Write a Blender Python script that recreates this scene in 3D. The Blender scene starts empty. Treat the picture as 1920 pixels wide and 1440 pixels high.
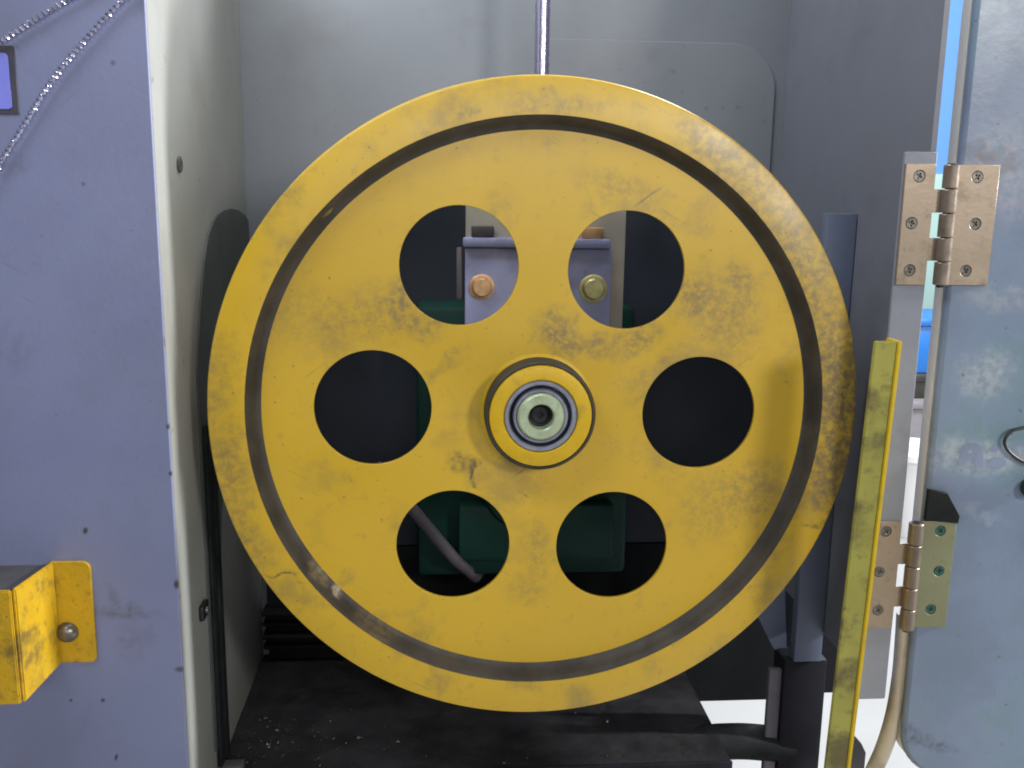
import bpy, bmesh, math, random
from mathutils import Vector, Matrix
random.seed(7)
S = bpy.context.scene
col = S.collection

# ------------------------------------------------------------------ camera
CAM = Vector((-0.0773, -0.7138, 0.1639)); PITCH, YAW, ROLL, F = 0.1932, 0.0777, 0.0141, 1800.0
fw = Vector((math.sin(YAW)*math.cos(PITCH), math.cos(YAW)*math.cos(PITCH), -math.sin(PITCH)))
r0 = Vector((math.cos(YAW), -math.sin(YAW), 0)); u0 = r0.cross(fw)
RT = math.cos(ROLL)*r0 + math.sin(ROLL)*u0; UP = -math.sin(ROLL)*r0 + math.cos(ROLL)*u0
cd = bpy.data.cameras.new('camera'); cam = bpy.data.objects.new('camera', cd); col.objects.link(cam)
M3 = Matrix((RT, UP, -fw)).transposed()
cam.matrix_world = Matrix.Translation(CAM) @ M3.to_4x4()
cd.sensor_fit = 'HORIZONTAL'; cd.sensor_width = 36; cd.lens = 36*F/1920; cd.clip_start = 0.01; cd.clip_end = 60
S.camera = cam
def hit(px, py, ax, v):
    """photo pixel -> point on the plane where coordinate ax equals v"""
    d = fw + RT*((px-960)/F) - UP*((py-720)/F)
    return CAM + d*((v-CAM[ax])/d[ax])

# ------------------------------------------------------------------ light
w = bpy.data.worlds.new('World'); S.world = w; w.use_nodes = True
bg = w.node_tree.nodes['Background']; bg.inputs[0].default_value = (0.62, 0.72, 1.0, 1); bg.inputs[1].default_value = 0.05
def area(name, loc, target, size, watts, colour, size_y=None):
    l = bpy.data.lights.new(name, 'AREA'); l.energy = watts; l.color = colour; l.size = size
    if size_y: l.shape = 'RECTANGLE'; l.size_y = size_y
    o = bpy.data.objects.new(name, l); col.objects.link(o); o.location = loc
    o.rotation_euler = (Vector(target)-Vector(loc)).to_track_quat('-Z', 'Y').to_euler()
    return o
area('workshop_window', (1.55, -2.35, 0.95), (0, 0, 0), 0.42, 29, (1.0, 0.95, 0.88), 0.42)
area('sheen_light', (0.1, -3.2, 0.82), (0, 0, 0.1), 2.2, 20, (1.0, 0.97, 0.95), 0.4)  # added unseen light that gives the top of the wheel its sheen
area('work_lamp', (-0.60, -0.55, 1.02), (-0.1, 0.05, 0.1), 0.6, 5.6, (0.90, 0.95, 1.0), 0.3)
area('back_fill_light', (-0.10, 0.02, 0.80), (-0.08, 0.14, 0.2), 0.40, 3.1, (1.0, 1.0, 0.95), 0.15)  # unseen light put above the cabinet to brighten its upper back panel
area('side_lamp', (2.6, -0.155, 0.80), (-0.27, -0.03, 0.25), 0.06, 110, (1.0, 1.0, 0.97), 0.25)
area('hall_lamp', (1.5, 1.6, 1.9), (1.2, 1.9, -0.9), 1.0, 150, (0.97, 0.98, 1.0))
vs = S.view_settings; vs.view_transform = 'Standard'; vs.look = 'None'; vs.exposure = 0; vs.gamma = 1
S.render.engine = 'CYCLES'; S.cycles.filter_width = 1.9
S.render.resolution_x = 1024; S.render.resolution_y = 768

# ------------------------------------------------------------------ materials
def nmat(name):
    m = bpy.data.materials.new(name); m.use_nodes = True
    nt = m.node_tree; b = nt.nodes['Principled BSDF']
    return m, nt, b
def paint(name, base, rough=0.45, metal=0.0, var=0.12, scale=9, dirt=None, dirt_amt=0.0, dirt_scale=14, dirt_lo=0.52,
          stains_glints=(), speck=0.0, speck_scale=160, speck_col=(0.05, 0.045, 0.04), bump=0.05, bump_scale=240, spec=0.5, stretch=None, coat=0.0, scratch=0.0, scratch_col=(.12, .10, .07)):
    m, nt, b = nmat(name); N, L = nt.nodes, nt.links
    tc = N.new('ShaderNodeTexCoord'); co = tc.outputs['Object']
    if stretch:
        mp = N.new('ShaderNodeMapping'); mp.inputs['Scale'].default_value = stretch; L.new(co, mp.inputs[0]); sco = mp.outputs[0]
    else: sco = co
    def noise(sc, det=5, r=0.55, c=sco):
        n = N.new('ShaderNodeTexNoise'); n.inputs['Scale'].default_value = sc; n.inputs['Detail'].default_value = det
        n.inputs['Roughness'].default_value = r; L.new(c, n.inputs['Vector']); return n.outputs['Fac']
    def mrange(v, a, b_, c, d, smooth=True):
        n = N.new('ShaderNodeMapRange'); n.interpolation_type = 'SMOOTHSTEP' if smooth else 'LINEAR'
        for i, x in enumerate((a, b_, c, d)): n.inputs[i+1].default_value = x
        L.new(v, n.inputs[0]); return n.outputs[0]
    def mix(fac, a, b_):
        n = N.new('ShaderNodeMix'); n.data_type = 'RGBA'
        if isinstance(fac, float): n.inputs[0].default_value = fac
        else: L.new(fac, n.inputs[0])
        for i, x in ((6, a), (7, b_)):
            if isinstance(x, tuple): n.inputs[i].default_value = (*x, 1)
            else: L.new(x, n.inputs[i])
        return n.outputs[2]
    def math_(op, a, b_):
        n = N.new('ShaderNodeMath'); n.operation = op
        for i, x in enumerate((a, b_)):
            if isinstance(x, (int, float)): n.inputs[i].default_value = x
            else: L.new(x, n.inputs[i])
        return n.outputs[0]
    lo = tuple(max(0, c*(1-var)) for c in base); hi = tuple(min(1, c*(1+var)) for c in base)
    c = mix(mrange(noise(scale), 0.3, 0.7, 0, 1), lo, hi)
    rv = mrange(noise(scale*2.3), 0.3, 0.7, max(0.05, rough-0.07), min(1, rough+0.07))
    if dirt:
        c = mix(mrange(noise(dirt_scale, 8, 0.62), dirt_lo, dirt_lo+0.2, 0, dirt_amt), c, dirt)
        c = mix(mrange(noise(dirt_scale*4.5, 6, 0.65), dirt_lo+0.04, dirt_lo+0.2, 0, dirt_amt*0.5), c, dirt)
    if stains_glints:
        # one noisy field pushes the coordinates about, so each stain or glint gets a ragged edge
        nv = N.new('ShaderNodeTexNoise'); nv.inputs['Scale'].default_value = 60; nv.inputs['Detail'].default_value = 6
        L.new(co, nv.inputs['Vector'])
        sb = N.new('ShaderNodeVectorMath'); sb.operation = 'SUBTRACT'; sb.inputs[1].default_value = (.5, .5, .5); L.new(nv.outputs['Color'], sb.inputs[0])
        sc = N.new('ShaderNodeVectorMath'); sc.operation = 'SCALE'; sc.inputs['Scale'].default_value = 0.030; L.new(sb.outputs[0], sc.inputs[0])
        ad = N.new('ShaderNodeVectorMath'); ad.operation = 'ADD'; L.new(co, ad.inputs[0]); L.new(sc.outputs[0], ad.inputs[1])
        fine = mrange(noise(150, 8, .7, co), .38, .62, .25, 1.15)
        for (p, rad, amt, sc_col, sq) in stains_glints:     # sq = (sx, sz, angle)
            mp = N.new('ShaderNodeMapping'); mp.vector_type = 'TEXTURE'
            mp.inputs['Location'].default_value = p; mp.inputs['Rotation'].default_value = (0, sq[2], 0)
            mp.inputs['Scale'].default_value = (sq[0], 1, sq[1])
            if rad > 0.004: L.new(ad.outputs[0], mp.inputs[0])
            else: L.new(co, mp.inputs[0])
            ln = N.new('ShaderNodeVectorMath'); ln.operation = 'LENGTH'; L.new(mp.outputs[0], ln.inputs[0])
            mk = mrange(ln.outputs['Value'], rad*0.25, rad, amt, 0.0)
            if rad > .004:
                mk = math_('MULTIPLY', mk, fine)
            c = mix(mk, c, sc_col)
    if scratch:
        for ang, ss in ((.65, (14, 1, 260)), (-.5, (18, 1, 330))):
            mq = N.new('ShaderNodeMapping'); mq.inputs['Rotation'].default_value = (0, ang, 0); L.new(co, mq.inputs[0])
            mw = N.new('ShaderNodeMapping'); mw.inputs['Scale'].default_value = ss; L.new(mq.outputs[0], mw.inputs[0])
            f1 = mrange(noise(1, 3, .5, mw.outputs[0]), .64, .74, 0, scratch)
            f2 = mrange(noise(16, 3, .5, co), .5, .66, 0, 1)
            c = mix(math_('MULTIPLY', f1, f2), c, scratch_col)
    if speck:
        v = noise(speck_scale, 2, 0.5)
        c = mix(mrange(v, 0.69, 0.76, 0, speck), c, speck_col)
    L.new(c, b.inputs['Base Color']); L.new(rv, b.inputs['Roughness'])
    b.inputs['Metallic'].default_value = metal
    b.inputs['Specular IOR Level'].default_value = spec
    b.inputs['Coat Weight'].default_value = coat; b.inputs['Coat Roughness'].default_value = 0.36
    if bump:
        bp = N.new('ShaderNodeBump'); bp.inputs['Strength'].default_value = bump; bp.inputs['Distance'].default_value = 0.002
        L.new(noise(bump_scale, 3), bp.inputs['Height']); L.new(bp.outputs[0], b.inputs['Normal'])
    return m

GR = (0.16, 0.125, 0.07); BLK = (0.03, 0.028, 0.026)
def W(px, py, y=0.014): return tuple(hit(px, py, 1, y))
wheel_stains = [
    (W(1040, 610), .020, .55, GR, (1, 1.3, 0)), (W(1340, 560), .05, .3, GR, (1, .8, .5)), (W(1240, 700), .04, .3, GR, (1.4, .5, -.7)), (W(560, 600), .05, .25, GR, (1.2, .7, .4)), (W(930, 420), .03, .25, GR, (.6, 1.4, .2)), (W(1065, 645), .022, .55, GR, (1.2, .9, .4)), (W(1125, 650), .016, .6, GR, (1, 1, 0)),
    (W(1190, 640), .022, .55, GR, (1.4, .7, -.6)), (W(745, 560), .016, .6, GR, (.8, 1.5, 0)), (W(790, 610), .020, .5, GR, (1.3, .8, .2)),
    (W(700, 590), .035, .35, GR, (1.5, 1, 0)), (W(1300, 560), .026, .5, GR, (1, 1, 0)), (W(1390, 520), .020, .5, GR, (1.2, .8, .5)),
    (W(1160, 350), .025, .35, GR, (2.0, .6, .25)), (W(1330, 950), .030, .3, GR, (1.2, 1.6, 0)), (W(1420, 920), .035, .45, GR, (1, 1.2, .4)),
    (W(865, 870), .016, .6, BLK, (1.1, .7, 0)), (W(890, 890), .010, .8, BLK, (.35, 1.6, -.4)), (W(1010, 1030), .020, .35, GR, (.8, 1.6, 0)),
    (W(990, 1100), .024, .3, GR, (1.2, .8, 0)), (W(1380, 610), .03, .35, GR, (1, 1.4, 0)), (W(830, 690), .020, .35, GR, (2, .4, -.7)),
    (W(1100, 400), .012, .35, GR, (1, 1, 0)), (W(655, 1080), .012, .3, GR, (1, 1, 0))]
YEL = (0.71, 0.45, 0.003)
M = {}
M['web'] = paint('wheel_yellow', YEL, 0.43, scratch=.6, coat=.4, spec=1.0, var=.05, scale=6, dirt=(0.27, 0.19, 0.06), dirt_amt=.5, dirt_scale=17, dirt_lo=.53, stains_glints=wheel_stains, speck=.5, speck_scale=210, bump=.03, bump_scale=420)
rim_st = [(W(1570, 690, 0), .045, .75, GR, (.8, 1.5, 0)), (W(1580, 800, 0), .05, .8, GR, (.7, 1.6, 0)), (W(1545, 900, 0), .04, .7, GR, (.8, 1.2, 0)),
          (W(1500, 520, 0), .05, .6, GR, (.8, 1.6, -.4)), (W(1400, 330, 0), .05, .5, GR, (1.5, .8, .6)), (W(1330, 270, 0), .03, .45, GR, (1.5, .6, .5)),
          (W(430, 860, 0), .03, .5, GR, (.8, 1.6, .2)), (W(440, 970, 0), .03, .45, GR, (.8, 1.5, .3)), (W(530, 1083, 0), .010, .7, BLK, (2.2, .25, 0)),
          (W(1530, 985, 0), .012, .6, BLK, (2.0, .25, 0)), (W(470, 1040, 0), .03, .45, GR, (1, 1, 0)), (W(1040, 195, 0), .03, .4, GR, (2, .4, 0)),
          (W(885, 222, 0), .012, .6, GR, (1.2, .6, 0)), (W(410, 700, 0), .03, .35, GR, (.7, 1.6, 0))]
M['rim'] = paint('rim_yellow', YEL, 0.43, scratch=.6, coat=.4, spec=1.0, var=.06, scale=6, dirt=(0.24, 0.17, 0.06), dirt_amt=.55, dirt_scale=19, dirt_lo=.50, stains_glints=rim_st, speck=.5, speck_scale=210, bump=.03, bump_scale=420)
M['groove'] = paint('worn_dark_metal', (0.060, 0.053, 0.045), 0.6, metal=.05, stains_glints=[(W(640, 1110, .010), .010, .9, (.6, .5, .35), (1, 1, 0)), (W(600, 1065, .010), .016, .6, (.35, .27, .14), (1, 1, 0)), (W(615, 395, .010), .007, .8, (.45, .33, .06), (1, 1, 0)), (W(700, 1170, .010), .03, .4, (.26, .19, .08), (1, 1, 0))], var=.3, scale=30, dirt=(.2, .15, .05), dirt_amt=.3, dirt_scale=26, dirt_lo=.58, bump=.15, bump_scale=200)  # first mark paints a glint into the groove at the lower left
M['hub'] = paint('hub_yellow', (0.74, 0.475, 0.012), 0.45, var=.06, scale=30, dirt=(.26, .2, .07), dirt_amt=.5, dirt_scale=50, bump=.06)
M['steel'] = paint('bearing_steel', (0.40, 0.43, 0.54), 0.36, metal=.6, var=.15, scale=60)
M['dark_steel'] = paint('dark_steel', (0.05, 0.05, 0.06), 0.4, metal=.7, var=.2, scale=60)
M['zinc'] = paint('pale_green_zinc', (0.55, 0.66, 0.45), 0.38, metal=.25, var=.12, scale=80, dirt=(.2, .18, .15), dirt_amt=.5, dirt_scale=120)
pst = [(tuple(hit(160, 995, 1, -.035)), .0026, .9, BLK, (1, 1.5, .3)), (tuple(hit(133, 1313, 1, -.035)), .0018, .8, BLK, (1, 1, 0)), (tuple(hit(193, 1313, 1, -.035)), .0024, .8, BLK, (1, 1, 0)),
       (tuple(hit(218, 1420, 1, -.035)), .0024, .9, BLK, (.7, 1.8, .3)), (tuple(hit(212, 118, 1, -.035)), .0026, .5, BLK, (1, 1, 0)), (tuple(hit(156, 345, 1, -.035)), .002, .5, BLK, (1, 1, 0)),
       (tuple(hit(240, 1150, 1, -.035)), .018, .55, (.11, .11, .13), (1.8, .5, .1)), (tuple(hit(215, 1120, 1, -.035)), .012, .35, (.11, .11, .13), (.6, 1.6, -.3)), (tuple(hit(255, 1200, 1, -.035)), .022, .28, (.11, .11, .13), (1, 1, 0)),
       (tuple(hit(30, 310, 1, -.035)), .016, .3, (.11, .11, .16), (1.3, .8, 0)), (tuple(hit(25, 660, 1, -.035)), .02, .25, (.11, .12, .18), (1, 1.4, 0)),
       (tuple(hit(310, 640, 1, -.035)), .003, .9, BLK, (.5, 2.6, 0)), (tuple(hit(316, 800, 1, -.035)), .003, .9, BLK, (.8, 1, 0)), (tuple(hit(320, 888, 1, -.035)), .0026, .9, BLK, (.8, 1, 0)), (tuple(hit(331, 1096, 1, -.035)), .0035, .9, BLK, (.8, 1.5, 0)), (tuple(hit(338, 1255, 1, -.035)), .004, .7, BLK, (1.4, .8, 0))]
M['blue_paint'] = paint('lavender_blue_paint', (0.205, 0.232, 0.395), 0.40, spec=.8, scratch=.25, var=.06, scale=7, dirt=(.17, .18, .25), dirt_amt=.30, dirt_scale=9, dirt_lo=.5, stains_glints=pst, speck=.25, speck_scale=170, bump=.05, bump_scale=300)
wst = [(tuple(hit(335, 308, 0, -.268)), .012, .0, GR, (1, 1, 0))]
M['grey_paint'] = paint('cabinet_grey_paint', (0.29, 0.302, 0.292), 0.42, var=.07, scale=6, dirt=(.20, .19, .17), dirt_amt=.4, dirt_scale=8, dirt_lo=.52, speck=.4, speck_scale=120, bump=.04)
M['back_paint'] = paint('back_grey_paint', (0.19, 0.21, 0.245), 0.4, var=.08, scale=5, dirt=(.14, .14, .15), dirt_amt=.45, dirt_scale=7, dirt_lo=.52, speck=.3, speck_scale=120, bump=.04)
M['wall_paint'] = paint('right_wall_paint', (0.19, 0.205, 0.26), 0.42, var=.08, scale=5, dirt=(.11, .11, .13), dirt_amt=.4, dirt_scale=7, bump=.04)
M['strip_paint'] = paint('hinge_strip_paint', (0.24, 0.26, 0.32), 0.45, var=.06, scale=12, dirt=(.14, .14, .16), dirt_amt=.35, dirt_scale=22)
dst = [(tuple(hit(1845, 285, 1, -.035)), .016, .75, (.05, .05, .06), (1.5, .6, .15)), (tuple(hit(1885, 310, 1, -.035)), .010, .7, (.05, .05, .06), (1.6, .6, -.4)),
       (tuple(hit(1805, 850, 1, -.035)), .026, .75, (.42, .48, .52), (1.7, .75, 0)), (tuple(hit(1880, 862, 1, -.035)), .022, .7, (.42, .46, .54), (1.7, .7, 0)), (tuple(hit(1830, 960, 1, -.035)), .025, .25, (.45, .5, .56), (1.8, .25, .3)),
       (tuple(hit(1850, 700, 1, -.035)), .032, .5, (.5, .54, .57), (1, .9, 0)), (tuple(hit(1890, 320, 1, -.035)), .05, .4, (.5, .46, .50), (1, 1, 0)), (tuple(hit(1740, 1390, 1, -.035)), .02, .6, (.06, .07, .09), (2, .5, .4)),
       (tuple(hit(1880, 560, 1, -.035)), .03, .3, (.48, .48, .5), (1.6, .4, 0))]
M['door_paint'] = paint('door_grey_blue_paint', (0.205, 0.265, 0.385), 0.36, scratch=.2, scratch_col=(.5, .52, .55), var=.16, scale=9, dirt=(.16, .27, .29), dirt_amt=.75, dirt_scale=9, dirt_lo=.5, stains_glints=dst, speck=.55, speck_scale=170, bump=.05)
M['door_edge'] = paint('door_edge_paint', (0.84, 0.79, 0.70), 0.45, var=.05, scale=14)
M['letter'] = paint('faded_letter', (0.24, 0.29, 0.42), 0.4, var=.08, scale=40)
M['knuckle'] = paint('hinge_knuckle', (0.26, 0.21, 0.17), 0.4, metal=.5, var=.15, scale=40, dirt=(.1, .08, .07), dirt_amt=.5, dirt_scale=60)
M['brass'] = paint('brushed_hinge_metal', (0.40, 0.325, 0.25), 0.42, metal=.45, var=.06, scale=20, dirt=(.17, .14, .10), dirt_amt=.6, dirt_scale=40)
M['brass_green'] = paint('tarnished_hinge_metal', (0.27, 0.28, 0.165), 0.45, metal=.4, var=.08, scale=20, dirt=(.12, .14, .09), dirt_amt=.65, dirt_scale=40)
M['screw'] = paint('screw_metal', (0.22, 0.21, 0.19), 0.35, metal=.8, var=.25, scale=150)
M['screw_green'] = paint('tarnished_screw', (0.06, 0.15, 0.12), 0.4, metal=.5, var=.25, scale=150)
M['bar_yellow'] = paint('bar_yellow', (0.39, 0.37, 0.075), 0.5, var=.12, scale=14, dirt=(.12, .10, .04), dirt_amt=.9, dirt_scale=24, dirt_lo=.47, speck=.6, bump=.1)
M['bar_edge'] = paint('bar_edge_yellow', (0.66, 0.47, 0.01), 0.45, var=.06, scale=20, dirt=(.2, .13, .03), dirt_amt=.5, dirt_scale=30)
M['bracket'] = paint('bracket_yellow', (0.56, 0.345, 0.010), 0.48, var=.08, scale=25, dirt=(.16, .11, .03), dirt_amt=.9, dirt_scale=34, dirt_lo=.49, speck=.6, speck_scale=260, bump=.2, bump_scale=300)
M['grime'] = paint('grimy_grey', (0.075, 0.072, 0.078), 0.6, var=.25, scale=30)
M['rubber'] = paint('black_rubber', (0.015, 0.018, 0.020), 0.7, spec=.2, var=.3, scale=40)
M['black'] = paint('oily_black', (0.016, 0.016, 0.019), 0.5, spec=.3, var=.5, scale=18, bump=.3, bump_scale=150, dirt=(.035, .032, .03), dirt_amt=.6, dirt_scale=30)
M['wheel_shadow'] = paint('wheel_shadow_grey', (0.085, 0.095, 0.098), 0.7, var=.15, scale=12)
M['pitch'] = paint('deep_black', (.007, .008, .010), .7, spec=.15, var=.3, scale=12)
M['chip'] = paint('metal_chip', (0.13, 0.125, 0.12), 0.4, metal=.6, var=.4, scale=120)
M['cover'] = paint('blue_cover_paint', (0.135, 0.165, 0.255), 0.5, var=.08, scale=10, dirt=(.1, .1, .13), dirt_amt=.35, dirt_scale=16)
M['post'] = paint('black_post', (0.014, 0.014, 0.021), 0.6, spec=.2, var=.25, scale=14)
M['angle'] = paint('angle_grey', (.12, .11, .135), .5, var=.2, scale=20)
M['conduit'] = paint('beige_conduit', (0.54, 0.48, 0.39), 0.45, var=.06, scale=25, dirt=(.16, .13, .1), dirt_amt=.4, dirt_scale=30)
M['wire'] = paint('black_wire', (0.02, 0.025, 0.025), 0.45, var=.1)
M['spring'] = paint('spring_steel', (0.62, 0.60, 0.68), 0.30, metal=1.0, var=.2, scale=90)
M['core'] = paint('cord_core', (.26, .27, .42), .5, var=.2, scale=60)
M['label_blue'] = paint('label_blue', (0.24, 0.27, 0.86), 0.4, var=.06, scale=40)
M['label_border'] = paint('label_border', (0.06, 0.06, 0.085), 0.5, var=.15, scale=60)
M['rod'] = paint('chrome_rod', (0.42, 0.42, 0.60), 0.25, metal=.8, var=.05, scale=40)
M['mount_blue'] = paint('mount_blue', (0.30, 0.33, 0.56), 0.45, var=.08, scale=25, dirt=(.12, .12, .18), dirt_amt=.4, dirt_scale=30)
M['tan'] = paint('tan_plate', (0.36, 0.34, 0.30), 0.5, var=.08, scale=25)
M['copper'] = paint('copper_bolt', (0.72, 0.46, 0.26), 0.35, metal=.5, var=.15, scale=90)
M['brassbolt'] = paint('olive_bolt', (0.48, 0.46, 0.22), 0.35, metal=.5, var=.15, scale=90)
M['rear_shade'] = paint('rear_shade_dark', (0.030, 0.036, 0.050), 0.6, spec=.2, var=.2, scale=9)
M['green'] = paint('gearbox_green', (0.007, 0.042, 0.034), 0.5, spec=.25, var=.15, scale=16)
M['concrete'] = paint('workshop_concrete', (0.34, 0.34, 0.335), 0.6, var=.06, scale=3, bump=.03)
M['wall_blue'] = paint('sky_blue_wall', (0.10, 0.26, 0.56), 0.6, var=.03, scale=2)
M['mint'] = paint('mint_wall', (0.32, 0.47, 0.43), 0.6, var=.03, scale=2)
M['bin_blue'] = paint('bin_blue', (0.02, 0.17, 0.55), 0.4, var=.05)
M['box_dark'] = paint('toolbox_dark', (0.04, 0.037, 0.034), 0.5, var=.2, scale=30)
M['crate_grey'] = paint('crate_grey', (0.24, 0.225, 0.245), 0.5, var=.12, scale=18)
M['white'] = paint('white_plastic', (0.85, 0.85, 0.85), 0.4, var=.02)

# ------------------------------------------------------------------ mesh helpers
def link(name, me, mat, parent=None, smooth=False):
    o = bpy.data.objects.new(name, me); col.objects.link(o)
    if mat is not None:
        me.materials.clear(); me.materials.append(M[mat])
    if smooth:
        for p in me.polygons: p.use_smooth = True
    if parent: o.parent = parent
    return o
def thing(name, label, cat, group=None):
    o = bpy.data.objects.new(name, None); col.objects.link(o); o.empty_display_size = .02
    o['label'] = label; o['category'] = cat
    if group: o['group'] = group
    return o
def tag(o, label, cat, group=None):
    o['label'] = label; o['category'] = cat
    if group: o['group'] = group
    return o
def finish(bm, name):
    bmesh.ops.recalc_face_normals(bm, faces=bm.faces)
    me = bpy.data.meshes.new(name); bm.to_mesh(me); bm.free(); return me
def autosmooth(me, ang=35):
    bm = bmesh.new(); bm.from_mesh(me)
    for f in bm.faces: f.smooth = True
    for e in bm.edges:
        if len(e.link_faces) != 2 or e.calc_face_angle(0) > math.radians(ang): e.smooth = False
    bm.to_mesh(me); bm.free()
def bbox(bm, lo, hi, bevel=0.0, seg=2):
    ret = bmesh.ops.create_cube(bm, size=1)
    for v in ret['verts']:
        v.co = Vector([lo[i] + (v.co[i]+.5)*(hi[i]-lo[i]) for i in range(3)])
    if bevel:
        es = list({e for v in ret['verts'] for e in v.link_edges})
        bmesh.ops.bevel(bm, geom=es, offset=bevel, segments=seg, affect='EDGES', profile=.5)
def box(name, lo, hi, mat, parent=None, bevel=0.0015):
    bm = bmesh.new(); bbox(bm, lo, hi, bevel); me = finish(bm, name); autosmooth(me); return link(name, me, mat, parent)
def circle(cx, cz, r, n=48, a0=0): return [(cx+r*math.cos(a0+2*math.pi*i/n), cz+r*math.sin(a0+2*math.pi*i/n)) for i in range(n)]
def rrect(x0, z0, x1, z1, r, n=7):
    rs = r if isinstance(r, (tuple, list)) else (r,)*4     # order: lower-left, lower-right, upper-right, upper-left
    out = []
    for (cx, cz, a, rr) in ((x0+rs[0], z0+rs[0], math.pi, rs[0]), (x1-rs[1], z0+rs[1], 1.5*math.pi, rs[1]), (x1-rs[2], z1-rs[2], 0, rs[2]), (x0+rs[3], z1-rs[3], .5*math.pi, rs[3])):
        if rr <= 0: out.append((cx, cz)); continue
        for i in range(n+1):
            t = a + .5*math.pi*i/n; out.append((cx+rr*math.cos(t), cz+rr*math.sin(t)))
    return out
def plate_mesh(name, loops, y0, y1, bevel=0.0006):
    """flat plate in the XZ plane between depths y0 (front) and y1; first loop is the outline, the others are holes"""
    cu = bpy.data.curves.new(name, 'CURVE'); cu.dimensions = '2D'; cu.fill_mode = 'BOTH'
    t = (y1-y0)/2; cu.extrude = max(t-bevel, 1e-5); cu.bevel_depth = bevel; cu.bevel_resolution = 1; cu.offset = -bevel
    for lp in loops:
        s = cu.splines.new('POLY'); s.points.add(len(lp)-1); s.use_cyclic_u = True
        for p, (x, z) in zip(s.points, lp): p.co = (x, z, 0, 1)
    o = bpy.data.objects.new(name, cu); col.objects.link(o)
    me = bpy.data.meshes.new_from_object(o.evaluated_get(bpy.context.evaluated_depsgraph_get()))
    bpy.data.objects.remove(o); bpy.data.curves.remove(cu)
    ym = (y0+y1)/2
    for v in me.vertices: v.co = (v.co.x, ym - v.co.z, v.co.y)
    bm = bmesh.new(); bm.from_mesh(me); bmesh.ops.remove_doubles(bm, verts=bm.verts, dist=1e-6)
    bmesh.ops.recalc_face_normals(bm, faces=bm.faces); bm.to_mesh(me); bm.free()
    bm = bmesh.new(); bm.from_mesh(me)
    for f in bm.faces: f.smooth = abs(f.normal.y) < .99
    for e in bm.edges: e.smooth = len(e.link_faces) == 2 and all(f.smooth for f in e.link_faces) and e.calc_face_angle(0) < math.radians(50)
    bm.to_mesh(me); bm.free(); return me
def plate(name, loops, y0, y1, mat, parent=None, bevel=0.0006): return link(name, plate_mesh(name, loops, y0, y1, bevel), mat, parent)
def lathe(name, prof, mat, parent=None, seg=96, centre=(0, 0), closed=True, ang=35):
    """profile of (radius, y) spun about the Y axis"""
    bm = bmesh.new(); rings = []
    for (r, y) in prof:
        if r < 1e-6: rings.append([bm.verts.new((centre[0], y, centre[1]))])
        else: rings.append([bm.verts.new((centre[0]+r*math.cos(2*math.pi*i/seg), y, centre[1]+r*math.sin(2*math.pi*i/seg))) for i in range(seg)])
    pairs = list(zip(rings, rings[1:])) + ([(rings[-1], rings[0])] if closed else [])
    for a, b in pairs:
        for i in range(seg):
            j = (i+1) % seg
            if len(a) == 1 and len(b) == 1: continue
            if len(a) == 1: bm.faces.new((a[0], b[i], b[j]))
            elif len(b) == 1: bm.faces.new((a[i], b[0], a[j]))
            else: bm.faces.new((a[i], b[i], b[j], a[j]))
    me = finish(bm, name); autosmooth(me, ang); return link(name, me, mat, parent)
def tube_mesh(name, pts, rad, n=12, caps=True, ang=50):
    bm = bmesh.new(); rings = []; P = [Vector(p) for p in pts]; prev = None
    for i, p in enumerate(P):
        t = (P[min(i+1, len(P)-1)]-P[max(i-1, 0)]).normalized()
        if prev is None: a = t.orthogonal().normalized()
        else: a = (prev - t*prev.dot(t)).normalized()
        prev = a; b = t.cross(a)
        rr = rad[i] if isinstance(rad, (list, tuple)) else rad
        rings.append([bm.verts.new(p + (a*math.cos(2*math.pi*k/n)+b*math.sin(2*math.pi*k/n))*rr) for k in range(n)])
    for A, B in zip(rings, rings[1:]):
        for k in range(n): bm.faces.new((A[k], A[(k+1) % n], B[(k+1) % n], B[k]))
    if caps: bm.faces.new(rings[0]); bm.faces.new(rings[-1])
    me = finish(bm, name); autosmooth(me, ang); return me
def tube(name, pts, rad, mat, parent=None, n=12, ang=50): return link(name, tube_mesh(name, pts, rad, n, True, ang), mat, parent)
def spline(pts, n=10):
    P = [Vector(p) for p in pts]; P = [2*P[0]-P[1]] + P + [2*P[-1]-P[-2]]; out = []
    for i in range(1, len(P)-2):
        for k in range(n):
            t = k/n; a, b, c, d = P[i-1:i+3]
            out.append(.5*((2*b)+(c-a)*t+(2*a-5*b+4*c-d)*t*t+(3*b-a-3*c+d)*t**3))
    out.append(P[-2]); return out

# ------------------------------------------------------------------ setting
ZF = -0.90
def sheet(name, lo, hi, mat, kind='structure'):
    o = box(name, lo, hi, mat, None, 0); o['kind'] = kind; return o
sheet('workshop_floor', (-4, -4, ZF-.1), (6, 5, ZF), 'concrete')
rw = sheet('rear_wall', (-3, 3.3, ZF), (5, 3.4, 2.6), 'wall_blue')
o = box('wall_board', (0.9, 3.27, ZF), (4.2, 3.3, 0.28), 'mint'); tag(o, 'pale mint green board along the foot of the blue workshop wall', 'board')

# ------------------------------------------------------------------ cabinet
XL, XR, YP, YB, ZT = -0.268, 0.278, -0.035, 0.275, 0.46
cab = thing('saw_cabinet', 'open steel saw cabinet, lavender blue front panel and grey inside around the yellow wheel', 'cabinet')
plate('front_panel', [rrect(-0.75, -0.55, XL, ZT, 0.001)], YP, YP+.003, 'blue_paint', cab, .0008)
box('side_wall', (XL-.004, YP+.0031, -0.36), (XL, YB, ZT), 'grey_paint', cab, .0005)
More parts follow.
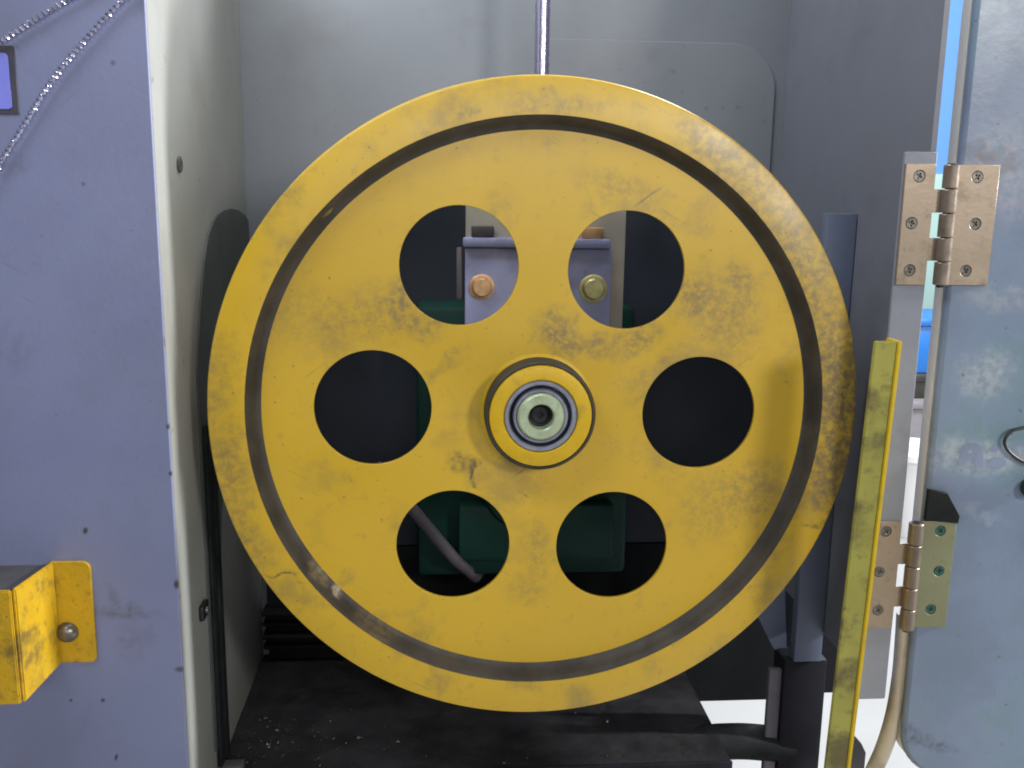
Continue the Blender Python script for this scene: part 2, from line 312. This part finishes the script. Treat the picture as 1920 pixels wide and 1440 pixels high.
# right wall with a rounded upper front corner
bm = bmesh.new()
pr = [(YP+.003, -0.225), (YB, -0.225), (YB, ZT), (YP+.07, ZT)] + [(YP+.003+.067*(1-math.cos(t)), .30+.12*math.sin(t)) for t in [math.pi/2*(1-i/8) for i in range(1, 9)]]
a = [bm.verts.new((XR-.004, y, z)) for y, z in pr]; b = [bm.verts.new((XR, y, z)) for y, z in pr]
bm.faces.new(a); bm.faces.new(b[::-1])
for i in range(len(pr)): bm.faces.new((a[i], b[i], b[(i+1) % len(pr)], a[(i+1) % len(pr)]))
link('side_wall', finish(bm, 'side_wall'), 'wall_paint', cab)
box('back_panel', (XL-.004, YB+.0002, -0.394), (XR+.03, YB+.004, ZT), 'back_paint', cab, .0005)
box('back_skirt', (XR+.0301, YB+.0002, -.394), (.42, YB+.004, -.15), 'post', cab, .0005)
plate('cover_panel', [rrect(.03, -.10, .262, hit(1300, 78, 1, .27).z, (.001, .001, .045, .001), 10)], YB-.0030, YB-.0001, 'back_paint', cab, .0010)
fl = box('floor_plate', (XL+.0005, 0.048, -0.336), (0.184, YB-.0005, -0.33), 'black', cab, .001)
box('floor_lip', (XL+.0005, 0.044, -0.345), (0.184, 0.0475, -0.3285), 'post', cab, .0008)
# hinge strip on the right edge of the opening
plate('hinge_strip', [rrect(0.2535, -0.2255, 0.2778, 0.199, .0015)], YP, YP+.0028, 'strip_paint', cab)
# blue bar that stands against the right wall inside
p = hit(1552, 400, 1, .08); q = hit(1620, 400, 1, .08); zb = hit(1510, 1241, 1, .08).z
box('cover_bar', (p.x, .08, zb), (XR-.0045, .092, p.z), 'cover', cab, .001)
# dark flap left of the bar's foot
P4 = [hit(1418, 1150, 1, .11), hit(1472, 1105, 1, .11), hit(1476, 1240, 1, .11), hit(1450, 1215, 1, .11)]
plate('flap', [[(v.x, v.z) for v in P4]], .110, .115, 'cover', cab, .0004)
# added arched plate, shade behind the wheel put into its dark colour
arch = [(-.255, -.204), (.262, -.204)] + [(.022+.285*math.cos(t), -.055+.30*math.sin(t)) for t in [math.radians(x) for x in range(-24, 205, 6)] if abs(.022+.285*math.cos(t)) < .262]
arch = [(max(-.266, min(.270, x)), z) for x, z in arch]
plate('rear_shade_plate', [arch], YB-.0110, YB-.0062, 'rear_shade', cab, .002)
# on the left wall: wheel shadow as a dark plate, seal strip, small catch
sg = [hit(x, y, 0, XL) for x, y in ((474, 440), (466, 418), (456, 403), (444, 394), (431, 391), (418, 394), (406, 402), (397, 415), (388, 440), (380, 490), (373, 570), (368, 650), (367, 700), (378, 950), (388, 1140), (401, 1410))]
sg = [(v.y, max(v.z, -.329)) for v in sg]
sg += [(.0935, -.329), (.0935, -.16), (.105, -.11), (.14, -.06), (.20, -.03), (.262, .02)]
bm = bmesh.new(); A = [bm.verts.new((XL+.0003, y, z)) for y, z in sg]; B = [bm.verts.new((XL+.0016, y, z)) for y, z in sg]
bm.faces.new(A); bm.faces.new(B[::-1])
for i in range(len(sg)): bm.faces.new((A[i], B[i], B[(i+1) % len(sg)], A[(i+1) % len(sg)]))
link('wheel_shadow_plate', finish(bm, 'wheel_shadow_plate'), 'wheel_shadow', cab)
for y0 in (.050, .070):
    box('seal_strip', (XL+.0017, y0, -.3285), (XL+.0048, y0+.013, -.02), 'rubber', cab, .0013)
c = hit(378, 1143, 0, XL)
st = box('catch', (XL+.0002, c.y-.010, c.z-.006), (XL+.004, c.y+.008, c.z+.006), 'dark_steel', cab, .001)
cs = lathe('catch_screw', [(0, -.0), (.0032, 0), (.0028, .0018), (0, .0024)], 'screw', st, 16, closed=False)
cs.rotation_euler = (0, 0, -math.pi/2); cs.location = (XL+.004, c.y, c.z)
# rusty bolt stub on the left wall
c = hit(335, 308, 0, XL)
rb = lathe('wall_rivet', [(0, 0), (.0062, 0), (.0058, .0016), (.0026, .0022), (.0024, .0016), (0, .0016)], 'grime', cab, 14, closed=False)
rb.rotation_euler = (0, 0, -math.pi/2); rb.location = (XL, c.y, c.z)
box('lower_shade_plate', (-.26, .2632, -.394), (XR+.0295, .2748, -.205), 'pitch', cab, .001)  # added dark plate; shade low on the back panel put into its colour
# foot block at the left front corner of the floor
box('corner_block', (XL+.0005, .050, -0.3295), (XL+.022, .062, -0.322), 'grime', cab, .001)
# slats of the brush at the foot of the back panel
for i in range(4):
    z = -.272 - i*.013
    s = box('slat', (XL+.004, .250+.004*(i % 2), z-.004), (-.19+.008*i, .2748, z), 'pitch', cab, .0008)
# swarf on the floor plate
bm = bmesh.new()
for i in range(200):
    k = random.random()
    px_, py_ = (440+abs(random.gauss(0, 130)), random.gauss(1385, 28)) if k < .85 else (random.uniform(430, 1300), random.uniform(1335, 1438))
    c = hit(px_, min(max(py_, 1290), 1437), 2, -.33)
    if not (XL+.003 < c.x < .182 and .05 < c.y < .26): continue
    s = random.choice((.0004, .0005, .0007, .0010, .0020))*random.uniform(.7, 1.2)
    R_ = Matrix.Rotation(random.uniform(0, 6.28), 3, 'Z') @ Matrix.Rotation(random.uniform(-.9, .9), 3, 'X')
    t4 = [Vector((-1, -.5, 0)), Vector((1, -.3, .2)), Vector((.7, .6, 0)), Vector((-.3, .1, 1.0))]
    vv = [bm.verts.new(Vector((c.x, c.y, -.3297+s*.3)) + R_ @ (v*s)) for v in t4]
    for f in ((0, 1, 2), (0, 1, 3), (1, 2, 3), (2, 0, 3)): bm.faces.new([vv[k2] for k2 in f])
o = link('metal_swarf', finish(bm, 'metal_swarf'), 'chip'); o['kind'] = 'stuff'; o['label'] = 'scattered fine metal chips on the black cabinet floor'; o['category'] = 'swarf'
# machine stand below, out of sight of the photograph
o = thing('machine_stand', 'dark steel stand carrying the saw cabinet', 'stand')
box('stand_body', (-0.74, -.03, ZF), (0.17, .27, -0.3605), 'post', o, .004); box('stand_top', (-0.266, .05, -.3604), (0.178, .27, -.3362), 'post', o, .001)
box('stand_foot', (-0.76, -.06, ZF), (0.175, -.0305, ZF+.05), 'post', o, .004)

# ------------------------------------------------------------------ wheel
wh = thing('bandsaw_wheel', 'large yellow spoked-hole band wheel with greasy grey groove and central bearing', 'band_wheel')  # the saw's band wheel with rim, web, hub and bearing
TH = .042
lathe('rim', [(.2222, 0), (.2475, 0), (.2492, .0007), (.25, .0022), (.25, TH), (.236, TH), (.236, .018), (.2225, .0145)], 'rim', wh, 192, ang=30)
lathe('groove_ring', [(.2220, .0003), (.2203, .0016), (.2186, .0055), (.2168, .0108), (.2140, .0133), (.2112, .0143), (.2112, .0175), (.2355, .0175), (.2226, .0148), (.2222, .004)], 'groove', wh, 192, ang=70)
HR, HC, PHI = .0450, .1278, -.0185
loops = [circle(0, 0, .2127, 192)] + [circle(HC*math.cos(PHI+k*math.pi/3), HC*math.sin(PHI+k*math.pi/3), HR, 72) for k in range(6)] + [circle(0, 0, .030, 48)]
plate('web', loops, .0139, .0172, 'web', wh, .0004)
hb = lathe('hub', [(.0295, .030), (.0460, .030), (.0460, .0145), (.0440, .0132), (.0424, .0128), (.0392, -.0064), (.0388, -.0076), (.0380, -.0080), (.0290, -.0080), (.0282, -.0072), (.0280, .0040)], 'hub', wh, 96, ang=40)
lathe('hub_edge', [(.0425, .0127), (.0424, -.0050), (.0418, -.0062), (.0404, -.0066), (.0393, -.0056), (.0393, .0127)], 'groove', wh, 96, ang=50)
be = lathe('bearing', [(.0279, -.0060), (.0270, -.0070), (.0248, -.0070), (.0240, -.0060), (.0238, .0060), (.0279, .0060)], 'steel', wh, 72)
lathe('shield', [(.0237, -.0030), (.0228, -.0035), (.0214, -.0025), (.0212, .0060), (.0237, .0060)], 'dark_steel', be, 72)
lathe('inner_ring', [(.0211, -.0060), (.0204, -.0070), (.0190, -.0070), (.0184, -.0058), (.0183, .0060), (.0211, .0060)], 'steel', be, 72)
lathe('retaining_washer', [(.0182, -.0072), (.0176, -.0088), (.0164, -.0098), (.0108, -.0098), (.0098, -.0090), (.0096, .002), (.0182, .002)], 'zinc', wh, 72)
lathe('axle', [(0, .0015), (.0026, .0015), (.0028, -.0010), (.0060, -.0010), (.0075, .0005), (.0095, .0008), (.0095, .0210), (.0150, .0220), (.0150, .1290), (0, .1290)], 'dark_steel', wh, 48, closed=False)

# ------------------------------------------------------------------ mount behind the wheel
mt = thing('axle_mount', 'blue bolted axle mount on a tan plate behind the yellow wheel', 'bracket')
YM = .15
def mp(px, py, y=YM): return hit(px, py, 1, y)
a = mp(874, 380); b = mp(1166, 700)
box('back_plate', (a.x, YM+.006, b.z-.10), (b.x, YM+.016, a.z+.006), 'tan', mt, .001)
a = mp(872, 462); b = mp(1140, 700)
box('face_plate', (a.x, YM, b.z-.06), (b.x, YM+.006, a.z), 'mount_blue', mt, .0015)
a = mp(868, 445, .146); b = mp(1143, 470, .146)
box('top_bar', (a.x, .140, b.z+.002), (b.x, .156, a.z), 'mount_blue', mt, .002)
def hexbolt(name, loc, r, mat, h, parent):
    bm = bmesh.new()
    for (rr, n, y0, y1) in ((r*1.35, 24, 0, -.0012), (r, 6 if r < .006 else 24, -.0012, -h)):
        A = [bm.verts.new((rr*math.cos(2*math.pi*i/n), y0, rr*math.sin(2*math.pi*i/n))) for i in range(n)]
        B = [bm.verts.new((v.co.x, y1*.8, v.co.z)) for v in A]
        C_ = [bm.verts.new((v.co.x*.86, y1, v.co.z*.86)) for v in A]
        for i in range(n):
            j = (i+1) % n; bm.faces.new((A[i], A[j], B[j], B[i])); bm.faces.new((B[i], B[j], C_[j], C_[i]))
        bm.faces.new(C_); bm.faces.new(A[::-1])
    me = finish(bm, name); o = link(name, me, mat, parent); o.location = loc; return o
hexbolt('bolt', mp(903, 538), .0086, 'copper', .008, mt)
hexbolt('bolt', mp(1112, 541), .0096, 'brassbolt', .007, mt)
for (x_, y_, mm) in ((905, 432, 'grime'), (1110, 435, 'copper')):
    c = mp(x_, y_, .148); box('nut', (c.x-.010, .142, c.z-.006), (c.x+.010, .154, c.z+.004), mm, mt, .0015)
c = mp(862, 510, .155); box('edge_bar', (c.x-.003, .150, c.z-.024), (c.x+.002, .156, c.z+.022), 'angle', mt, .001)
box('mount_arm', (-.05, YM+.0161, -.06), (.06, YB, .10), 'tan', mt, .002)
# gearbox in the lower back
gb = thing('gear_motor', 'dark green gear motor in the shadow behind the wheel', 'motor')
a = hit(780, 575, 1, .20); b = hit(1185, 700, 1, .20)
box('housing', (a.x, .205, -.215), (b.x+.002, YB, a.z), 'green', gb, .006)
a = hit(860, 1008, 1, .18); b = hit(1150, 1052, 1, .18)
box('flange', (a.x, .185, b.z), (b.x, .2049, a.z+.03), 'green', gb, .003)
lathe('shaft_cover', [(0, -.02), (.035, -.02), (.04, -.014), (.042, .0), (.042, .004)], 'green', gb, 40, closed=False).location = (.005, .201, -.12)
# diagonal strut
a = hit(778, 960, 1, .18); b = hit(852, 1048, 1, .18)
d = (b-a).normalized()
tag(tube('diagonal_strut', [a-d*.06, b+d*.0+Vector((0, .0, 0)), b+d*.02+Vector((.01, .04, -.02)), Vector((b.x+.03, YB, b.z-.05))], .006, 'angle'), 'thin grey diagonal strut in the shadow behind the wheel', 'strut')
# tension rod above the wheel
a = hit(1018, 0, 1, .2)
rd = thing('tension_rod', 'shiny round tension rod standing behind the top of the wheel', 'rod')
tube('rod', [(a.x, .2, ZT-.01), (a.x, .2, .155)], .0068, 'rod', rd, 24)
box('rod_guide', (a.x-.012, .188, .12), (a.x+.012, YB, .155), 'tan', rd, .002)

# ------------------------------------------------------------------ door
dr = thing('cabinet_door', 'grey-blue cabinet door with rounded corners, swung open on two hinges', 'door')
DX0, DX1, DZ0, DZ1 = .295, .80, -.297, .345
pl = plate('panel', [rrect(DX0, DZ0, DX1, DZ1, .042, 10)], YP, YP+.007, 'door_paint', dr, .0034)
bm = bmesh.new()
lp = rrect(DX0+.0006, DZ0+.0006, DX1-.0006, DZ1-.0006, .0415, 10); li = rrect(DX0+.003, DZ0+.003, DX1-.003, DZ1-.003, .039, 10)
q = [[bm.verts.new((x, y, z)) for x, z in l] for l, y in ((lp, YP+.0071), (lp, YP+.019), (li, YP+.019), (li, YP+.0071))]
n = len(lp)
for k in range(4):
    A, B = q[k], q[(k+1) % 4]
    for i in range(n): bm.faces.new((A[i], A[(i+1) % n], B[(i+1) % n], B[i]))
me = finish(bm, 'edge'); autosmooth(me, 40); link('edge', me, 'door_edge', dr)
# ghost of a wiped-off letter and two blots
AL = [(1797, 872), (1800, 850), (1806, 836), (1816, 830), (1830, 830), (1839, 836), (1843, 850), (1844, 868), (1842, 878), (1828, 876), (1826, 862), (1822, 857), (1816, 860), (1810, 871)]
AL = [hit(x_, y_, 1, YP) for x_, y_ in AL]
AH = [hit(x_, y_, 1, YP) for x_, y_ in ((1814, 849), (1820, 841), (1826, 849))]
plate('faded_letter', [[(v.x, v.z) for v in AL], [(v.x, v.z) for v in AH]], YP-.0002, YP-.00005, 'letter', dr, .00001)
for (x_, y_, rx_, rz_) in ((1864, 842, .0032, .0026), (1870, 868, .0070, .0046)):
    c = hit(x_, y_, 1, YP); plate('faded_mark', [[(c.x+rx_*math.cos(t), c.z+rz_*math.sin(t)) for t in [2*math.pi*i/24 for i in range(24)]]], YP-.0002, YP-.00005, 'letter', dr, .00001)
# hinge knuckle's shadow shaped as a dark plate above the lower hinge
S4 = [hit(x, y, 1, YP-.004) for x, y in ((1742, 918), (1778, 925), (1800, 968), (1797, 982), (1735, 976))]
plate('knuckle_shadow', [[(v.x, v.z) for v in S4]], YP-.004, YP-.0001, 'rubber', dr, .0006)
# hand wire on the door
hp = [hit(x, y, 1, YP-.004) for x, y in ((1960, 790), (1925, 801), (1898, 808), (1884, 825), (1888, 842), (1905, 858), (1925, 868), (1960, 880))]
wl = thing('pull_wire', 'bent black wire loop fixed to the open door', 'wire')
tube('wire', [hp[0]+Vector((.004, .004, .001))] + spline(hp, 6) + [hp[-1]+Vector((.004, .0035, -.001))], .0013, 'wire', wl, 8)
c = hit(1928, 912, 1, YP)
k_ = lathe('knob', [(0, -.010), (.006, -.010), (.0075, -.008), (.0075, -.002), (.006, 0), (0, 0)], 'wire', wl, 24, closed=False); k_.location = (c.x, YP, c.z)

# ------------------------------------------------------------------ hinges
def plus(r, t): return [(t, t), (t, r), (-t, r), (-t, t), (-r, t), (-r, -t), (-t, -t), (-t, -r), (t, -r), (t, -t), (r, -t), (r, t)]
def screw_mesh(name, r=.0040):
    me1 = plate_mesh(name, [circle(0, 0, r, 24), plus(r*.55, r*.14)], -.0006, .0008, .0002)
    bm = bmesh.new(); bm.from_mesh(me1)
    bmesh.ops.create_circle(bm, cap_ends=True, radius=r, segments=24, matrix=Matrix.Translation((0, .0007, 0)) @ Matrix.Rotation(math.pi/2, 4, 'X'))
    bm.to_mesh(me1); bm.free(); return me1
SCREW = {}
def hinge(z0, z1, leafm, scr, xr, rows, label):
    h = thing('butt_hinge', label, 'hinge')
    ax, ay, R_ = .2868, YP-.0046, .0055
    N5 = 5; H = (z1-z0)/N5; y0, y1 = YP-.0022, YP-.0001
    Lf, Rf = [], []
    sx = [(.2648, .0), (.2622, .0), (.2640, 0)]; rx = [(.3078, 0), (.3100, 0), (.3065, 0)]
    # left leaf outline with tongues at knuckles 2 and 4
    out = [(.2545, z0), (.2766, z0)]
    for k in range(N5):
        a_, b_ = z0+k*H, z0+(k+1)*H
        if k % 2: out += [(.2766, a_+.0004), (ax, a_+.0004), (ax, b_-.0004), (.2766, b_-.0004)]
    out += [(.2766, z1), (.2545, z1)]
    holes = [circle(x[0], z, .0043, 24) for x, z in zip(sx, rows)]
    lf = plate('leaf', [out]+holes, y0, y1, leafm[0], h, .0003)
    out = [(xr, z0), (xr, z1), (.2925, z1)]
    for k in reversed(range(N5)):
        a_, b_ = z0+k*H, z0+(k+1)*H
        if k % 2 == 0: out += [(.2925, b_-.0004), (ax, b_-.0004), (ax, a_+.0004), (.2925, a_+.0004)]
    out += [(.2925, z0)]
    cl = [out[0]]
    for p_ in out[1:]:
        if (Vector(p_)-Vector(cl[-1])).length > 1e-5: cl.append(p_)
    rf = plate('leaf', [cl]+[circle(x[0], z, .0043, 24) for x, z in zip(rx, rows)], y0, y1, leafm[1], h, .0003)
    for k in range(N5):
        a_, b_ = z0+k*H+.0004, z0+(k+1)*H-.0004
        tube('knuckle', [(ax, ay, a_), (ax, ay, a_+.0006), (ax, ay, b_-.0006), (ax, ay, b_)], [R_-.0004, R_, R_, R_-.0004], 'knuckle', h, 24, 25)
    tube('pin', [(ax, ay, z0-.0015), (ax, ay, z1+.0005)], .0030, 'dark_steel', h, 16)
    for side, xs in ((0, sx), (1, rx)):
        if scr[side] not in SCREW: SCREW[scr[side]] = screw_mesh('screw')
        for x, z in zip(xs, rows):
            o = bpy.data.objects.new('screw', SCREW[scr[side]]); col.objects.link(o); o.parent = (lf, rf)[side]
            if not o.data.materials: o.data.materials.append(M[scr[side]])
            o.location = (x[0]+random.uniform(-.0005, .0005), y0+.0009, z); o.rotation_euler = (0, random.uniform(0, 1.5), 0)
    return h
hinge(.1045, .1905, ('brass', 'brass'), ('screw', 'screw'), .3240, (.1820, .1488, .1150), 'tan metal butt hinge with six screws on the upper part of the door')
hinge(-.1640, -.0765, ('brass', 'brass_green'), ('screw', 'screw_green'), .3200, (-.0845, -.1172, -.1490), 'greenish tarnished butt hinge with six screws behind the yellow bar')

# ------------------------------------------------------------------ yellow guard bar, conduit, posts
gbx = thing('guard_bar', 'upright grimy yellow flat bar with bright edge beside the wheel', 'bar')
YG = -.07
t0, t1 = hit(1641, 640, 1, YG), hit(1691, 640, 1, YG); b0, b1 = hit(1547, 1440, 1, YG), hit(1594, 1440, 1, YG)
def ext(t, b, z): k = (z-t.z)/(b.z-t.z); return t.x+(b.x-t.x)*k
def slab(name, xa, xb, y0, y1, mat, parent, z0, z1):
    bm = bmesh.new(); vs = []
    for z in (z0, z1):
        for x_, y_ in ((xa(z), y0), (xb(z), y0), (xb(z), y1), (xa(z), y1)): vs.append(bm.verts.new((x_, y_, z)))
    for f in ((0, 1, 2, 3), (7, 6, 5, 4), (0, 4, 5, 1), (1, 5, 6, 2), (2, 6, 7, 3), (3, 7, 4, 0)): bm.faces.new([vs[i] for i in f])
    bmesh.ops.bevel(bm, geom=list(bm.edges), offset=.0006, segments=2, affect='EDGES')
    me = finish(bm, name); autosmooth(me); return link(name, me, mat, parent)
slab('bar_face', lambda z: ext(t0, b0, z), lambda z: ext(t1, b1, z)-.0032, YG, YG+.003, 'bar_yellow', gbx, ZF, t0.z)
slab('bar_edge', lambda z: ext(t1, b1, z)-.0031, lambda z: ext(t1, b1, z), YG-.0012, YG+.018, 'bar_edge', gbx, ZF, t0.z)
# beige conduit
cp = [hit(1697, 1150, 1, -.022), hit(1694, 1200, 1, -.022), hit(1688, 1270, 1, -.022), hit(1676, 1340, 1, -.022), hit(1658, 1400, 1, -.022), hit(1636, 1450, 1, -.022)]
e = cp[-1]; cp += [e+Vector((-.02, .0, -.06)), Vector((e.x-.035, e.y, -.55)), Vector((e.x-.035, e.y, ZF))]
tag(tube('conduit', spline(cp, 8), .0066, 'conduit', None, 20), 'beige round conduit hanging down from the lower hinge beside the door', 'conduit')
# black post under the blue cover bar
YQ = .085
p0, p1 = hit(1447, 1250, 1, YQ), hit(1552, 1250, 1, YQ)
ps = thing('black_post', 'black square post under the blue bar, at the open cabinet corner', 'post')
box('post_body', (p0.x+.012, YQ, ZF), (p1.x, YQ+.03, zb-.001), 'post', ps, .003)
box('post_angle', (p0.x, YQ+.004, ZF), (p0.x+.0119, YQ+.010, zb-.012), 'angle', ps, .001)
# black hose from below the floor to the post
hs = [Vector((.12, .12, -.405)), hit(1335, 1392, 1, .10), hit(1365, 1390, 1, .10), hit(1400, 1390, 1, .10), hit(1445, 1394, 1, .10), hit(1480, 1400, 1, .10)]
hs[0] = Vector((.16, .10, hs[1].z-.004))
tag(tube('black_hose', spline(hs, 6), .0165, 'rubber', None, 20), 'thick black hose running to the black post under the cabinet floor', 'hose')
# dark pointed lever
L5 = [hit(x, y, 1, .02) for x, y in ((1592, 1402), (1600, 1395), (1609, 1388), (1616, 1395), (1624, 1412), (1626, 1440), (1590, 1440))]
pts5 = [(v.x, v.z) for v in L5[:5]] + [(L5[5].x, ZF), (L5[6].x, ZF)]
tag(plate('pointed_lever', [pts5], .02, .028, 'grime', None, .0008), 'dark lever with pointed tip behind the foot of the yellow bar', 'lever')

# ------------------------------------------------------------------ front panel fittings
# bent yellow bracket
bk = thing('bent_bracket', 'chipped yellow bent sheet bracket bolted to the blue front panel', 'bracket')
xr_, xb, zt, zl = -.3285, -.3570, -.0990, -.1775
f1t = hit(18, 1108, 2, zt); f1b = hit(42, 1313, 2, zl-.004)
yo = (f1t.y+f1b.y)/2; xo = (f1t.x+f1b.x)/2
plate('flange', [rrect(xb, zl, xr_, zt, (.001, .005, .006, .001))], YP-.003, YP-.0001, 'bracket', bk, .0006)
def quadslab(name, A, B, th, mat, parent, z0a, z1a, z0b, z1b):
    bm = bmesh.new(); A = Vector(A); B = Vector(B); nrm = Vector((-(B-A).y, (B-A).x)).normalized()*th
    vs = []
    for (p_, z0, z1) in ((A, z0a, z1a), (B, z0b, z1b)):
        for off in (Vector((0, 0)), nrm):
            for z in (z0, z1): vs.append(bm.verts.new((p_.x+off.x, p_.y+off.y, z)))
    for f in ((0, 1, 3, 2), (4, 6, 7, 5), (0, 4, 5, 1), (2, 3, 7, 6), (1, 5, 7, 3), (0, 2, 6, 4)): bm.faces.new([vs[i] for i in f])
    bmesh.ops.recalc_face_normals(bm, faces=bm.faces)
    bmesh.ops.bevel(bm, geom=list(bm.edges), offset=.0009, segments=2, affect='EDGES')
    me = finish(bm, name); autosmooth(me); return link(name, me, mat, parent)
quadslab('web', (xb+.0005, YP-.003), (xo, yo), .003, 'bracket', bk, zl, zt, zl-.004, zt)
quadslab('outer_face', (xo+.0006, yo), (xo-.11, yo-.002), .003, 'bracket', bk, zl-.004, zt, zl-.004, zt)
bm = bmesh.new()
for z in (zt-.006, zt-.003):
    for x_, y_ in ((xb-.002, YP-.001), (xo-.003, yo+.003), (xo-.11, yo+.002), (xo-.11, YP-.001)): bm.verts.new((x_, y_, z))
bm.verts.ensure_lookup_table(); V = bm.verts
for f in ((0, 1, 2, 3), (7, 6, 5, 4), (0, 4, 5, 1), (1, 5, 6, 2), (2, 6, 7, 3), (3, 7, 4, 0)): bm.faces.new([V[i] for i in f])
link('top_cap', finish(bm, 'top_cap'), 'grime', bk)
c = hit(127, 1185, 1, YP-.003)
bo = lathe('bolt', [(0, -.0062), (.0030, -.0060), (.0058, -.0044), (.0074, -.0018), (.0078, 0), (0, 0)], 'screw', bk, 32, closed=False, ang=60); bo.location = (c.x, YP-.003, c.z)
# blue nameplate
lb = thing('blue_label', 'bright blue nameplate with black border on the front panel', 'label')
a = hit(27, 86, 1, YP); b = hit(30, 215, 1, YP)
plate('border', [rrect(a.x-.09, b.z, a.x, a.z, .0012)], YP-.0010, YP-.0001, 'label_border', lb, .0003)
plate('face', [rrect(a.x-.085, b.z+.0032, a.x-.0040, a.z-.0046, .003)], YP-.0018, YP-.0009, 'label_blue', lb, .0003)
# spiral steel cord hung over a peg
cpx = [(-120, 150), (-60, 116), (0, 78), (60, 40), (130, -2), (190, -36), (235, -62), (262, -58), (262, -34), (235, -5), (190, 42), (150, 86), (115, 128), (80, 178), (50, 228), (22, 272), (0, 308), (-40, 390)]
path = spline([hit(x, y, 1, YP-.0042) for x, y in cpx], 40)
hx = []; s_ = 0.0; PITCHH = .0036; r_ = .0016
last = path[0]
dense = []
for i in range(len(path)-1):
    n_ = max(1, int((path[i+1]-path[i]).length/.0004))
    for k in range(n_): dense.append(path[i].lerp(path[i+1], k/n_))
for i in range(1, len(dense)-1):
    s_ += (dense[i]-dense[i-1]).length
    t = (dense[i+1]-dense[i-1]).normalized(); nrm = Vector((0, -1, 0)); bb = t.cross(nrm).normalized()
    an = 2*math.pi*s_/PITCHH; hx.append(dense[i]+nrm*math.cos(an)*r_+bb*math.sin(an)*r_)
sc = thing('spiral_cord', 'thin spiral steel cord hanging in two strands over the blue front panel', 'cord')
link('coil', tube_mesh('coil', hx, .0006, 5), 'spring', sc)
tube('core', path[::6], .0011, 'core', sc, 6)
c = hit(246, -38, 1, YP)
pg = lathe('wall_peg', [(0, -.012), (.0055, -.012), (.0055, -.010), (.004, -.009), (.004, 0), (0, 0)], 'steel', None, 20, closed=False); pg.location = (c.x, YP, c.z); tag(pg, 'small steel peg carrying the spiral cord', 'peg')

# ------------------------------------------------------------------ workshop behind the gap
def crate(x0, x1, y0, y1, z0, z1, mat, name, label, cat):
    t = thing(name, label, cat)
    box('body', (x0, y0, z0), (x1, y1, z1-.03), mat, t, .008); box('rim', (x0-.012, y0-.012, z1-.0299), (x1+.012, y1+.012, z1), mat, t, .006)
    for k in range(3):
        xx = x0+(x1-x0)*(k+.5)/3; box('rib', (xx-.012, y0-.008, z0+.01), (xx+.012, y0-.0001, z1-.032), mat, t, .003)
    return t
crate(1.55, 2.15, 2.75, 3.15, ZF, -.585, 'crate_grey', 'storage_crate', 'grey storage crate on the floor at the bottom of the stack', 'crate')
tb = thing('toolbox', 'dark toolbox between the grey crate and the blue bin', 'toolbox')
box('body', (1.58, 2.8, -.5849), (2.12, 3.1, -.52), 'box_dark', tb, .006); box('lid', (1.575, 2.79, -.5199), (2.125, 3.11, -.486), 'box_dark', tb, .006)
crate(1.60, 2.10, 2.8, 3.12, -.4859, -.272, 'bin_blue', 'blue_bin', 'bright blue plastic bin on top of the dark toolbox', 'bin')
bu = thing('white_bucket', 'white plastic bucket standing on the floor behind the door gap', 'bucket')
cx = hit(1715, 835, 1, 2.2)
lathe('tub', [(0, 0), (.10, 0), (.13, .26), (.137, .26), (.137, .28), (.125, .28), (.095, .01), (0, .01)], 'white', bu, 40, closed=False).rotation_euler = (math.pi/2, 0, 0)
bu.location = (cx.x+.02, 2.2, ZF)
